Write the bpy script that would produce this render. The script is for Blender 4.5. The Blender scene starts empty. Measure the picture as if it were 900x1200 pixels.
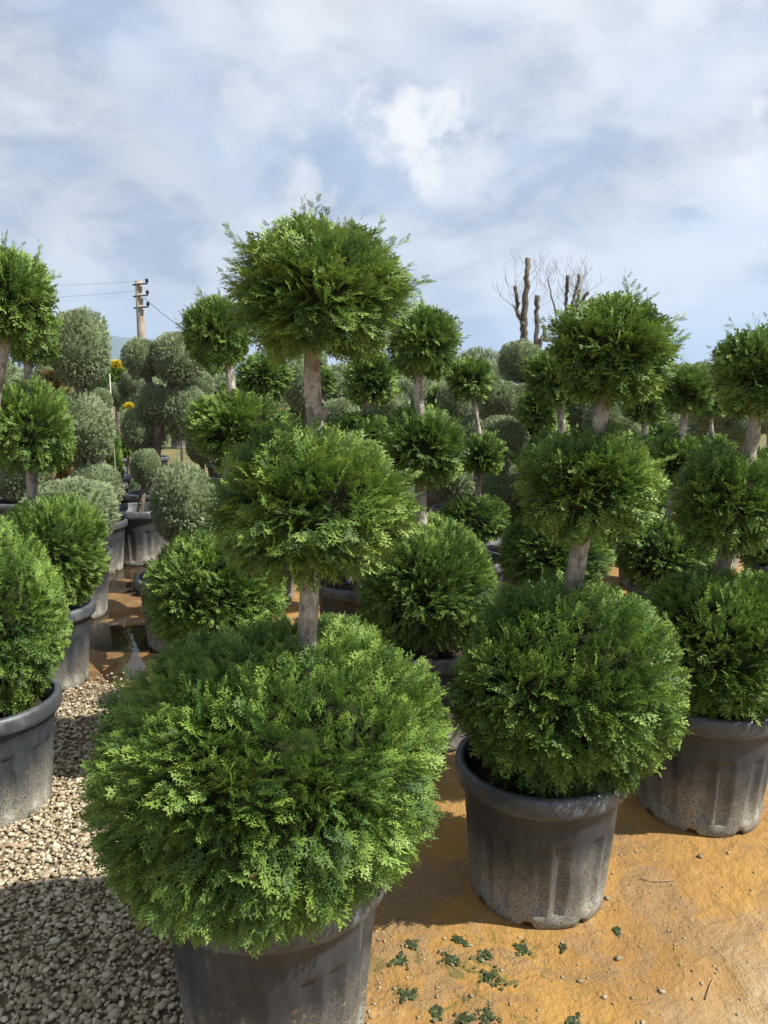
import bpy, bmesh, math, random
import numpy as np
from mathutils import Vector, Matrix, noise

random.seed(7)
RNG = np.random.default_rng(7)
R = math.radians
scene = bpy.context.scene
C = scene.collection

# ------------------------------------------------------------------ camera
PITCH = R(9.5); CAMZ = 1.6
cam_d = bpy.data.cameras.new('camera')
cam_d.sensor_fit = 'VERTICAL'; cam_d.sensor_height = 24.0; cam_d.lens = 18.0
cam_d.clip_start = 0.05; cam_d.clip_end = 20000
cam = bpy.data.objects.new('camera', cam_d); C.objects.link(cam)
cam.location = (0, 0, CAMZ); cam.rotation_euler = (R(90) - PITCH, 0, 0)
scene.camera = cam

# ------------------------------------------------------------------ light
SUN_EL = R(50); SUN_AZ = R(104)            # azimuth clockwise from +Y
scene.view_settings.view_transform = 'Standard'
scene.view_settings.look = 'None'
scene.view_settings.gamma = 1.0
scene.view_settings.use_curve_mapping = False
scene.view_settings.exposure = 0.95
scene.cycles.max_bounces = 4; scene.cycles.diffuse_bounces = 2; scene.cycles.glossy_bounces = 2; scene.cycles.transmission_bounces = 3; scene.cycles.volume_bounces = 0; scene.cycles.debug_use_spatial_splits = True
sd = bpy.data.lights.new('sun', 'SUN'); sd.energy = 5.0; sd.angle = R(0.5); sd.color = (1.0, 0.95, 0.86)
so = bpy.data.objects.new('sun', sd); C.objects.link(so)
tosun = Vector((math.sin(SUN_AZ)*math.cos(SUN_EL), math.cos(SUN_AZ)*math.cos(SUN_EL), math.sin(SUN_EL)))
so.rotation_euler = tosun.to_track_quat('Z', 'Y').to_euler(); so.location = (6, -2, 8)

W = bpy.data.worlds.new('World'); scene.world = W; W.use_nodes = True
def build_world():
    nt = W.node_tree; N = nt.nodes; L = nt.links; N.clear()
    out = N.new('ShaderNodeOutputWorld'); bg = N.new('ShaderNodeBackground'); L.new(bg.outputs[0], out.inputs[0])
    bg.inputs['Strength'].default_value = 0.118
    sky = N.new('ShaderNodeTexSky'); sky.sky_type = 'NISHITA'; sky.sun_disc = False
    sky.sun_elevation = SUN_EL; sky.sun_rotation = SUN_AZ; sky.air_density = 1.0; sky.dust_density = 1.2
    tc = N.new('ShaderNodeTexCoord'); sp = N.new('ShaderNodeSeparateXYZ'); L.new(tc.outputs['Generated'], sp.inputs[0])
    def m(op, a, b=None, clamp=False):
        n = N.new('ShaderNodeMath'); n.operation = op; n.use_clamp = clamp
        for i, v in enumerate((a, b)):
            if v is None: continue
            if isinstance(v, (int, float)): n.inputs[i].default_value = v
            else: L.new(v, n.inputs[i])
        return n.outputs[0]
    z = m('MAXIMUM', sp.outputs[2], 0.0)
    s = m('DIVIDE', 1.0, m('ADD', z, 0.50))
    cx = N.new('ShaderNodeCombineXYZ')
    L.new(m('MULTIPLY', sp.outputs[0], s), cx.inputs[0]); L.new(m('MULTIPLY', sp.outputs[1], s), cx.inputs[1])
    L.new(m('MULTIPLY', z, 1.3), cx.inputs[2])
    def nz(scale, detail, rough, off, dist=0.0):
        mp = N.new('ShaderNodeMapping'); L.new(cx.outputs[0], mp.inputs[0]); mp.inputs['Location'].default_value = off
        n = N.new('ShaderNodeTexNoise'); L.new(mp.outputs[0], n.inputs['Vector'])
        n.inputs['Scale'].default_value = scale; n.inputs['Detail'].default_value = detail
        n.inputs['Roughness'].default_value = rough; n.inputs['Distortion'].default_value = dist
        return n.outputs[0]
    def ramp(v, a, b):
        n = N.new('ShaderNodeMapRange'); n.interpolation_type = 'SMOOTHSTEP'; L.new(v, n.inputs[0])
        n.inputs[1].default_value = a; n.inputs[2].default_value = b; return n.outputs[0]
    def mix(f, a, b):
        n = N.new('ShaderNodeMix'); n.data_type = 'RGBA'
        if isinstance(f, float): n.inputs['Factor'].default_value = f
        else: L.new(f, n.inputs['Factor'])
        for k, v in (('A', a), ('B', b)):
            sock = [i for i in n.inputs if i.name == k and i.type == 'RGBA'][0]
            if isinstance(v, tuple): sock.default_value = v
            else: L.new(v, sock)
        return [o for o in n.outputs if o.type == 'RGBA'][0]
    cover = ramp(nz(2.0, 8, 0.55, (3.1, 1.7, 0.4), 0.3), 0.30, 0.54)
    bright = ramp(nz(3.0, 8, 0.56, (7.3, 2.2, 1.4), 0.2), 0.44, 0.64)
    wisp = ramp(nz(5.5, 8, 0.6, (1.3, 9.2, 4.4), 0.5), 0.37, 0.63)
    grey = mix(wisp, (1.98, 2.25, 2.74, 1), (3.10, 3.25, 3.45, 1))
    cl = mix(bright, grey, (3.85, 3.98, 4.15, 1))
    base = mix(0.6, sky.outputs[0], (1.75, 2.3, 3.3, 1))
    col = mix(m('ADD', m('MULTIPLY', cover, 0.42), 0.55), base, cl)
    # a few brighter cumulus heads among the layer
    wn = N.new('ShaderNodeTexNoise'); L.new(tc.outputs['Generated'], wn.inputs['Vector']); wn.inputs['Scale'].default_value = 15; wn.inputs['Detail'].default_value = 7; wn.inputs['Roughness'].default_value = .58; wob = wn.outputs[0]
    for d, r0, k in (((0.035, 1.07, 0.335), 0.075, 1.0), ((0.09, 1.06, 0.28), 0.07, 0.5), ((0.48, 1.06, 0.27), 0.07, 0.75), ((-0.10, 1.05, 0.255), 0.055, 0.6), ((-0.17, 1.08, 0.34), 0.06, 0.35),
                     ((-0.40, 1.03, 0.14), 0.07, 0.45), ((0.40, 1.02, 0.06), 0.08, 0.6), ((-0.75, 0.6, 0.3), 0.1, 0.7), ((0.8, 0.3, 0.5), 0.1, 0.7), ((0.3, -0.8, 0.5), 0.12, 0.7), ((-0.5, -0.6, 0.6), 0.1, 0.7)):
        dn = Vector(d).normalized()
        vd = N.new('ShaderNodeVectorMath'); vd.operation = 'DISTANCE'; L.new(tc.outputs['Generated'], vd.inputs[0]); vd.inputs[1].default_value = dn
        q = m('ADD', m('DIVIDE', vd.outputs['Value'], r0), m('MULTIPLY', m('SUBTRACT', wob, 0.5), 3.4))
        f = m('MULTIPLY', m('SUBTRACT', 1.0, ramp(q, 0.15, 0.95)), k)
        col = mix(f, col, (4.35, 4.4, 4.42, 1))
    hz = m('MULTIPLY', m('SUBTRACT', 1.0, ramp(z, 0.0, 0.14)), 0.55)
    col = mix(hz, col, (3.15, 3.38, 3.65, 1))
    L.new(col, bg.inputs['Color'])
build_world()

# ------------------------------------------------------------------ helpers
CP, SP = math.cos(PITCH), math.sin(PITCH)
def P(u, v, Y):
    """point on the photo ray (u, v) at ground distance Y"""
    a = (u - 450) / 900; b = (600 - v) / 900
    d = Vector((a, CP + b*SP, -SP + b*CP))
    return Vector((0, 0, CAMZ)) + d * (Y / d.y)
def depth(p): return p.y*CP + (CAMZ - p.z)*SP
def ground_pt(u, v, z=0.0):
    a = (u - 450) / 900; b = (600 - v) / 900
    d = Vector((a, CP + b*SP, -SP + b*CP)); t = (z - CAMZ)/d.z
    return Vector((0, 0, CAMZ)) + d*t

def link(name, me, mat=None, parent=None, smooth=False):
    o = bpy.data.objects.new(name, me); C.objects.link(o)
    if mat and not me.materials: me.materials.append(mat)
    if parent: o.parent = parent
    if smooth: me.polygons.foreach_set('use_smooth', [True]*len(me.polygons))
    return o
def tag(o, label=None, cat=None, group=None, kind=None):
    for k, v in (('label', label), ('category', cat), ('group', group), ('kind', kind)):
        if v: o[k] = v
    return o
def empty(name, loc):
    o = bpy.data.objects.new(name, None); o.empty_display_size = 0.1; C.objects.link(o); o.location = loc; return o

def mesh_np(name, V, F, k, attrs=None, smooth=False):
    """V (n,3), F (m,k) -> mesh; attrs: dict of per-point floats"""
    me = bpy.data.meshes.new(name)
    me.vertices.add(len(V)); me.vertices.foreach_set('co', np.asarray(V, np.float32).ravel())
    m = len(F)
    me.loops.add(m*k); me.loops.foreach_set('vertex_index', np.asarray(F, np.int32).ravel())
    me.polygons.add(m); me.polygons.foreach_set('loop_start', np.arange(0, m*k, k, dtype=np.int32))
    me.polygons.foreach_set('loop_total', np.full(m, k, np.int32))
    for n, a in (attrs or {}).items():
        at = me.attributes.new(n, 'FLOAT', 'POINT'); at.data.foreach_set('value', np.asarray(a, np.float32))
    if smooth: me.polygons.foreach_set('use_smooth', np.ones(m, bool))
    me.update(calc_edges=True); me.validate(); return me

def tube(path, radii, seg=8, wob=0.0, seed=0, cap=True):
    bm = bmesh.new(); rings = []; rnd = random.Random(seed)
    n = len(path); prevx = None
    for i, p in enumerate(path):
        p = Vector(p)
        t = (Vector(path[min(i+1, n-1)]) - Vector(path[max(i-1, 0)])).normalized()
        x = t.orthogonal() if prevx is None else (prevx - t*prevx.dot(t))
        x.normalize(); prevx = x; y = t.cross(x)
        ring = []
        for j in range(seg):
            a = 2*math.pi*j/seg; r = radii[i]*(1 + wob*(rnd.random()-.5))
            ring.append(bm.verts.new(p + x*math.cos(a)*r + y*math.sin(a)*r))
        rings.append(ring)
    for a, b in zip(rings, rings[1:]):
        for j in range(seg): bm.faces.new((a[j], a[(j+1) % seg], b[(j+1) % seg], b[j]))
    if cap:
        bm.faces.new(rings[0][::-1]); bm.faces.new(rings[-1])
    return bm
def bm_mesh(name, bm, smooth=True):
    me = bpy.data.meshes.new(name); bm.normal_update(); bm.to_mesh(me); bm.free()
    if smooth: me.polygons.foreach_set('use_smooth', [True]*len(me.polygons))
    return me
def join_bm(dst, src):
    me = bpy.data.meshes.new('tmp'); src.to_mesh(me); src.free(); dst.from_mesh(me); bpy.data.meshes.remove(me)

# ------------------------------------------------------------------ materials
class NT:
    def __init__(s, name):
        s.m = bpy.data.materials.new(name); s.m.use_nodes = True; s.t = s.m.node_tree; s.N = s.t.nodes; s.L = s.t.links
        s.N.clear(); s.out = s.N.new('ShaderNodeOutputMaterial'); s.b = s.N.new('ShaderNodeBsdfPrincipled')
        s.L.new(s.b.outputs[0], s.out.inputs[0]); s._tc = None
    def co(s, kind='Object'):
        if kind == 'Position':
            g = s.N.new('ShaderNodeNewGeometry'); return g.outputs['Position']
        if s._tc is None: s._tc = s.N.new('ShaderNodeTexCoord')
        return s._tc.outputs[kind]
    def noise(s, scale, detail=4, rough=.55, dist=0, kind='Object', off=None):
        n = s.N.new('ShaderNodeTexNoise'); v = s.co(kind)
        if off:
            mp = s.N.new('ShaderNodeMapping'); s.L.new(v, mp.inputs[0])
            mp.inputs['Scale'].default_value = off; v = mp.outputs[0]
        s.L.new(v, n.inputs['Vector']); n.inputs['Scale'].default_value = scale; n.inputs['Detail'].default_value = detail
        n.inputs['Roughness'].default_value = rough; n.inputs['Distortion'].default_value = dist; return n.outputs[0]
    def rng(s, v, a, b, c=0., d=1., smooth=True):
        n = s.N.new('ShaderNodeMapRange'); n.interpolation_type = 'SMOOTHSTEP' if smooth else 'LINEAR'
        s.put(v, n.inputs[0])
        for i, x in enumerate((a, b, c, d)): n.inputs[i+1].default_value = x
        return n.outputs[0]
    def put(s, v, sock):
        if isinstance(v, (int, float, tuple)): sock.default_value = v
        else: s.L.new(v, sock)
    def mix(s, f, a, b, mode='MIX'):
        n = s.N.new('ShaderNodeMix'); n.data_type = 'RGBA'; n.blend_type = mode
        s.put(f, n.inputs['Factor'])
        for k, v in (('A', a), ('B', b)):
            sock = [i for i in n.inputs if i.name == k and i.type == 'RGBA'][0]
            s.put(v if not (isinstance(v, tuple) and len(v) == 3) else (*v, 1), sock)
        return [o for o in n.outputs if o.type == 'RGBA'][0]
    def math(s, op, a, b=0., clamp=False):
        n = s.N.new('ShaderNodeMath'); n.operation = op; n.use_clamp = clamp
        s.put(a, n.inputs[0]); s.put(b, n.inputs[1]); return n.outputs[0]
    def attr(s, name):
        n = s.N.new('ShaderNodeAttribute'); n.attribute_name = name; return n.outputs['Fac']
    def orand(s): return s.N.new('ShaderNodeObjectInfo').outputs['Random']
    def bump(s, h, strength=.4, dist=.01):
        n = s.N.new('ShaderNodeBump'); s.put(h, n.inputs['Height']); n.inputs['Strength'].default_value = strength
        n.inputs['Distance'].default_value = dist; s.L.new(n.outputs[0], s.b.inputs['Normal'])
    def set(s, **k):
        for a, v in k.items():
            a = {'color': 'Base Color', 'rough': 'Roughness', 'spec': 'Specular IOR Level', 'metal': 'Metallic'}[a]
            s.put(v if not (isinstance(v, tuple) and len(v) == 3) else (*v, 1), s.b.inputs[a])
        return s

def foliage_mat(name, dark, mid, tipc, transl, rough=.5, spec=.3, brown=True, tippow=1.6, tipmax=.75):
    t = NT(name); tint = t.attr('tint'); tip = t.attr('tip')
    c = t.mix(t.rng(tint, .0, 1., smooth=False), dark, mid)
    f = t.math('MULTIPLY', t.math('POWER', tip, tippow), t.rng(tint, .15, 1., .12, tipmax))
    c = t.mix(f, c, tipc)
    if brown: c = t.mix(t.rng(tint, 1.5, 1.6), c, (.16, .085, .03))
    t.set(color=c, rough=rough, spec=spec)
    def vm(op, a, b, scale=None):
        n = t.N.new('ShaderNodeVectorMath'); n.operation = op; t.put(a, n.inputs[0])
        if b is not None: t.put(b, n.inputs[1])
        if scale is not None: n.inputs['Scale'].default_value = scale
        return n.outputs[0]
    geo = t.N.new('ShaderNodeNewGeometry'); vt = t.N.new('ShaderNodeVectorTransform'); vt.vector_type = 'NORMAL'; vt.convert_from = 'OBJECT'; vt.convert_to = 'WORLD'
    t.L.new(t.co('Object'), vt.inputs[0]); nt_ = t.N.new('ShaderNodeTexNoise'); t.L.new(geo.outputs['Position'], nt_.inputs['Vector']); nt_.inputs['Scale'].default_value = 260; nt_.inputs['Detail'].default_value = 1
    outw = vm('NORMALIZE', vt.outputs[0], None)
    nn = vm('ADD', vm('SCALE', geo.outputs['Normal'], None, .9), vm('SCALE', outw, None, .38))
    nn = vm('NORMALIZE', vm('ADD', nn, vm('SCALE', vm('SUBTRACT', nt_.outputs['Color'], (.5, .5, .5)), None, 1.3)), None)
    t.L.new(nn, t.b.inputs['Normal'])
    tr = t.N.new('ShaderNodeBsdfTranslucent'); t.L.new(t.mix(.35, c, transl), tr.inputs['Color'])
    ms = t.N.new('ShaderNodeMixShader'); ms.inputs[0].default_value = .17
    t.L.new(t.b.outputs[0], ms.inputs[1]); t.L.new(tr.outputs[0], ms.inputs[2]); t.L.new(ms.outputs[0], t.out.inputs[0])
    return t.m
M = {}
M['cypress'] = foliage_mat('cypress_foliage', (.013, .048, .014), (.056, .150, .025), (.34, .45, .080), (.09, .20, .02), .46, .22)
M['olive'] = foliage_mat('olive_foliage', (.12, .165, .080), (.215, .27, .14), (.33, .38, .22), (.15, .2, .07), .55, .25, tippow=1, tipmax=.5)
M['yellow'] = foliage_mat('yellow_foliage', (.42, .30, .01), (.75, .58, .02), (.9, .78, .06), (.6, .5, .02), .6, .1)
M['rust'] = foliage_mat('rust_foliage', (.07, .055, .018), (.15, .085, .03), (.20, .16, .05), (.12, .08, .02), .6, .1)
M['lime'] = foliage_mat('lime_foliage', (.06, .13, .015), (.13, .24, .03), (.25, .36, .06), (.15, .25, .02), .5, .3)
def bark_mat(name, a, b, c):
    t = NT(name); n1 = t.noise(13, 6, .65, .5, off=(.8, .8, 1.1)); n2 = t.noise(60, 5, .6, .3, off=(1, 1, .45)); n3 = t.noise(9, 4, .6, .4)
    col = t.mix(t.rng(n1, .35, .65), a, b); col = t.mix(t.rng(n3, .48, .62, 0, .85), col, c)
    col = t.mix(t.rng(n2, .48, .66, 0, .7), col, (.10, .075, .05))
    t.set(color=col, rough=.85, spec=.2); t.bump(t.math('ADD', t.math('MULTIPLY', n1, 1.4), n2), 1., .012); return t.m
M['bark'] = bark_mat('pale_bark', (.27, .245, .205), (.45, .42, .365), (.17, .15, .12))
M['greybark'] = bark_mat('grey_bark', (.125, .108, .086), (.21, .188, .155), (.085, .07, .056))
def pot_mat():
    t = NT('dusty_black_plastic'); sx = t.N.new('ShaderNodeSeparateXYZ'); t.L.new(t.co(), sx.inputs[0]); rnd = t.orand()
    cmb = t.N.new('ShaderNodeCombineXYZ'); t.L.new(t.math('MULTIPLY', rnd, 53.), cmb.inputs[0]); t.L.new(t.math('MULTIPLY', rnd, 31.), cmb.inputs[1])
    va = t.N.new('ShaderNodeVectorMath'); va.operation = 'ADD'; t.L.new(t.co(), va.inputs[0]); t.L.new(cmb.outputs[0], va.inputs[1])
    def nz(sc, det, ro, off=(1, 1, 1), dist=0.):
        mp = t.N.new('ShaderNodeMapping'); t.L.new(va.outputs[0], mp.inputs[0]); mp.inputs['Scale'].default_value = off
        n = t.N.new('ShaderNodeTexNoise'); t.L.new(mp.outputs[0], n.inputs['Vector']); n.inputs['Scale'].default_value = sc; n.inputs['Detail'].default_value = det; n.inputs['Roughness'].default_value = ro; n.inputs['Distortion'].default_value = dist
        return n.outputs[0]
    n1 = nz(6, 5, .6); n2 = nz(170, 4, .65); n3 = nz(26, 5, .65, (1, 1, .25)); drip = nz(34, 4, .6, (1, 1, .07)); spl = nz(55, 3, .5, (1, 1, 1), .4)
    zz = t.math('ADD', sx.outputs[2], t.math('MULTIPLY', t.math('SUBTRACT', n1, .5), .30)); zz = t.math('ADD', zz, t.math('MULTIPLY', t.math('SUBTRACT', drip, .5), .16))
    dust = t.math('MULTIPLY', t.rng(zz, .27, .01), t.rng(n2, .38, .60, .30, 1.0))
    dust = t.math('MULTIPLY', dust, t.rng(rnd, 0, 1, .55, 1.0, False))
    c = t.mix(t.rng(n3, .35, .7, 0, .5), (.020, .025, .031), (.050, .058, .067))
    c = t.mix(dust, c, (.34, .315, .255))
    c = t.mix(t.math('MULTIPLY', t.rng(spl, .62, .70, 0, .7), t.rng(sx.outputs[2], .30, .05)), c, (.34, .24, .11))   # mud splashes
    c = t.mix(t.rng(n2, .66, .74, 0, .45), c, (.24, .225, .19))
    c = t.mix(t.rng(drip, .64, .72, 0, .25), c, (.20, .19, .165))
    t.set(color=c, rough=t.math('ADD', .50, t.math('MULTIPLY', dust, .38)), spec=.45); t.bump(t.math('ADD', t.math('MULTIPLY', n2, .6), n3), .25, .003); return t.m
M['pot'] = pot_mat()
def rim_mat():
    t = NT('scuffed_black_rim'); n2 = t.noise(120, 4, .6); n3 = t.noise(16, 5, .65, .5)
    c = t.mix(t.rng(n3, .42, .68, 0, .65), (.042, .048, .055), (.12, .131, .144))
    c = t.mix(t.rng(n2, .62, .74, 0, .5), c, (.22, .19, .15))
    t.set(color=c, rough=t.rng(n3, .3, .7, .34, .55), spec=.5); t.bump(t.math('ADD', n3, t.math('MULTIPLY', n2, .3)), .3, .004); return t.m
M['rim'] = rim_mat()
def soil_mat():
    t = NT('potting_soil'); n = t.noise(45, 6, .7); n2 = t.noise(110, 2)
    c = t.mix(t.rng(n, .35, .7), (.018, .013, .009), (.075, .055, .038)); c = t.mix(t.rng(n2, .66, .72, 0, .8), c, (.3, .24, .16))
    t.set(color=c, rough=.95, spec=.15); t.bump(n, 1., .02); return t.m
M['soil'] = soil_mat()
def ground_mat():
    t = NT('ochre_mud'); k = 'Position'
    sx = t.N.new('ShaderNodeSeparateXYZ'); t.L.new(t.co(k), sx.inputs[0]); X, Y = sx.outputs[0], sx.outputs[1]
    n1 = t.noise(1.7, 6, .6, .4, k); n2 = t.noise(9, 6, .65, .3, k); n3 = t.noise(60, 5, .7, 0, k); n4 = t.noise(3.6, 5, .6, .8, k); n5 = t.noise(240, 3, .6, 0, k)
    c = t.mix(t.rng(n1, .32, .66), (.345, .195, .050), (.25, .140, .042))
    c = t.mix(t.rng(n4, .50, .56, 0, .75), c, (.235, .145, .066))           # damp brown patches
    c = t.mix(t.rng(n2, .56, .72, 0, .4), c, (.46, .30, .105))             # pale dried skin
    c = t.mix(t.rng(n3, .56, .72, 0, .5), c, (.20, .13, .06))
    n6 = t.noise(2.3, 8, .68, 1.2, k, (1, 1.6, 1)); c = t.mix(t.rng(n6, .54, .60, 0, .55), c, (.20, .125, .055))
    c = t.mix(t.rng(t.noise(26, 6, .7, 1.5, k), .60, .66, 0, .6), c, (.19, .12, .055))
    c = t.mix(t.rng(n5, .64, .72, 0, .45), c, (.55, .44, .26))
    # greyish dry sand towards the front right corner
    fs = t.math('MULTIPLY', t.rng(t.math('SUBTRACT', t.math('MULTIPLY', X, .9), Y), -1.2, -.7), t.rng(n2, .3, .6, .3, .9))
    c = t.mix(fs, c, (.40, .31, .20))
    # algae film near the front plants
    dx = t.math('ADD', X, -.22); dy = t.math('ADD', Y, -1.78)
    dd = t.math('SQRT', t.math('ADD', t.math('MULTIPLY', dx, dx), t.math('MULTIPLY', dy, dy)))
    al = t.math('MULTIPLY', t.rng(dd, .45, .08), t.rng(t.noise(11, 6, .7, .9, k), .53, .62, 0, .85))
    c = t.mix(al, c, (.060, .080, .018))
    # wet brown aisle
    wet = t.math('MULTIPLY', t.rng(t.math('ADD', X, t.math('MULTIPLY', Y, .33)), .65, -.1), t.rng(Y, 3.5, 4.1))
    wet = t.math('MULTIPLY', wet, t.rng(Y, 14, 9))
    c = t.mix(t.math('MULTIPLY', wet, t.rng(n2, .3, .7, .9, .45)), c, (.115, .068, .028))
    c = t.mix(t.math('MULTIPLY', t.rng(Y, 9, 16), t.rng(n1, .3, .6, .6, 1)), c, (.10, .105, .04))   # weedy ground further off
    damp = t.rng(n4, .5, .62)
    t.set(color=c, rough=t.math('SUBTRACT', t.math('SUBTRACT', .92, t.math('MULTIPLY', damp, .40)), t.math('MULTIPLY', wet, .38), True), spec=.35)
    h = t.math('ADD', t.math('MULTIPLY', n2, 1.6), t.math('MULTIPLY', n3, .30)); t.bump(t.math('ADD', h, t.math('MULTIPLY', n5, .06)), .9, .024)
    return t.m
M['mud'] = ground_mat()
def stone_mat(name, attr=True):
    t = NT(name); r = t.attr('tint') if attr else t.orand(); n = t.noise(60, 4, .6)
    c = t.mix(t.rng(r, 0, .5, smooth=False), (.18, .145, .092), (.32, .265, .175)); c = t.mix(t.rng(r, .5, 1., smooth=False), c, (.49, .435, .32))
    c = t.mix(t.rng(n, .5, .7, 0, .4), c, (.33, .24, .13)); t.set(color=c, rough=.75, spec=.3); t.bump(n, .3, .003); return t.m
M['gravel'] = stone_mat('gravel_stone'); M['stone'] = stone_mat('gravel_stone_single', False)
def simple(name, a, b, sc, rough, bump=.3, spec=.3):
    t = NT(name); n = t.noise(sc, 5, .6); t.set(color=t.mix(t.rng(n, .3, .7), a, b), rough=rough, spec=spec); t.bump(n, bump, .01); return t.m
M['bed'] = simple('gravel_bed', (.09, .065, .038), (.18, .135, .08), 50, .95, .8)
M['pole'] = simple('pole_wood', (.20, .165, .13), (.30, .265, .22), 3, .9)
M['twig'] = simple('inner_gap_shade', (.012, .020, .008), (.026, .030, .013), 60, 1.0, 1., 0.)  # crown core: shade of the gaps between sprays put into the colour
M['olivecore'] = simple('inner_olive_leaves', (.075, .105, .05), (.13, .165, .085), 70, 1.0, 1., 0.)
M['iron'] = simple('dark_iron', (.03, .03, .032), (.06, .06, .06), 20, .5)
M['moss'] = simple('wet_moss', (.010, .018, .005), (.055, .075, .016), 45, .5, .6, .5)
M['stick'] = simple('dry_stick', (.22, .15, .09), (.35, .26, .17), 60, .9)
M['white'] = simple('white_stake', (.6, .6, .58), (.75, .75, .72), 20, .6)
M['hill'] = simple('hill_scrub', (.06, .085, .04), (.11, .12, .07), .01, .95)
def water_mat():
    t = NT('muddy_water'); n = t.noise(12, 2, kind='Position'); t.set(color=(.030, .020, .010), rough=.015, spec=.5)
    t.b.inputs['IOR'].default_value = 1.33; t.bump(n, .05, .003); return t.m
M['water'] = water_mat()

# ------------------------------------------------------------------ the ground
ROWD = Vector((-.31, .951, 0)).normalized()
def gravel_mask(x, y):
    """1 where the gravel strip lies: left of the first row of trees, near the camera"""
    e = -.33 - .30*(y - 1.6) + .10*math.sin(y*3.1) + .05*math.sin(y*11)
    far = 4.0 + .10*math.sin(x*7) 
    a = max(0., min(1., (e - x)/.22)); b = max(0., min(1., (far - y)/.55)); return a*b
def ground_h(x, y):
    h = .010*noise.noise(Vector((x*1.3, y*1.3, 1))) + .008*noise.noise(Vector((x*4, y*4, 4))) + .006*noise.noise(Vector((x*11, y*11, 9)))
    f = min(1., max(0., (60 - abs(x) - abs(y))/40)); return h*f
def axis_vals(a, b, step, lim, n):
    v = list(np.arange(a, b + 1e-6, step)); s = step
    lo = []; x = a
    g = (max(lim/ (step*10), 2))**(1/n)
    while x > -lim: s *= 1.22; x -= s; lo.append(x)
    hi = []; x = v[-1]; s = step
    while x < lim: s *= 1.22; x += s; hi.append(x)
    return lo[::-1] + [float(q) for q in v] + hi
xs = axis_vals(-2.6, 1.8, .03, 3600, 40); ys = axis_vals(1.2, 5.6, .03, 3600, 40)
gv = [(x, y, ground_h(x, y)) for y in ys for x in xs]; nx = len(xs)
gf = [(j*nx+i, j*nx+i+1, (j+1)*nx+i+1, (j+1)*nx+i) for j in range(len(ys)-1) for i in range(nx-1)]
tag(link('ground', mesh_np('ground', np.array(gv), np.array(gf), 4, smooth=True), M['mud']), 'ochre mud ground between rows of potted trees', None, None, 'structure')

# gravel: a bed sheet, single stones as parts, the rest as one mass
def ico(sub):
    bm = bmesh.new(); bmesh.ops.create_icosphere(bm, subdivisions=sub, radius=1)
    bm.verts.ensure_lookup_table(); v = np.array([w.co[:] for w in bm.verts]); f = np.array([[w.index for w in q.verts] for q in bm.faces]); bm.free(); return v, f
bx = np.arange(-3.2, .2, .05); by = np.arange(.9, 4.7, .05); bedv = {}; bv = []; bf = []
def bid(i, j):
    if (i, j) not in bedv:
        x, y = float(bx[i]), float(by[j]); bedv[(i, j)] = len(bv); bv.append((x, y, ground_h(x, y) + .006 - .012*(1-min(1, gravel_mask(x, y)*2))))
    return bedv[(i, j)]
for i in range(len(bx)-1):
    for j in range(len(by)-1):
        if gravel_mask(float(bx[i])+.025, float(by[j])+.025) > .12: bf.append((bid(i, j), bid(i+1, j), bid(i+1, j+1), bid(i, j+1)))
gravel_bed = tag(link('gravel_path', mesh_np('gravel_path', np.array(bv), np.array(bf), 4, smooth=True), M['bed']), 'pale gravel strip along the first row', None, None, 'structure')
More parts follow.
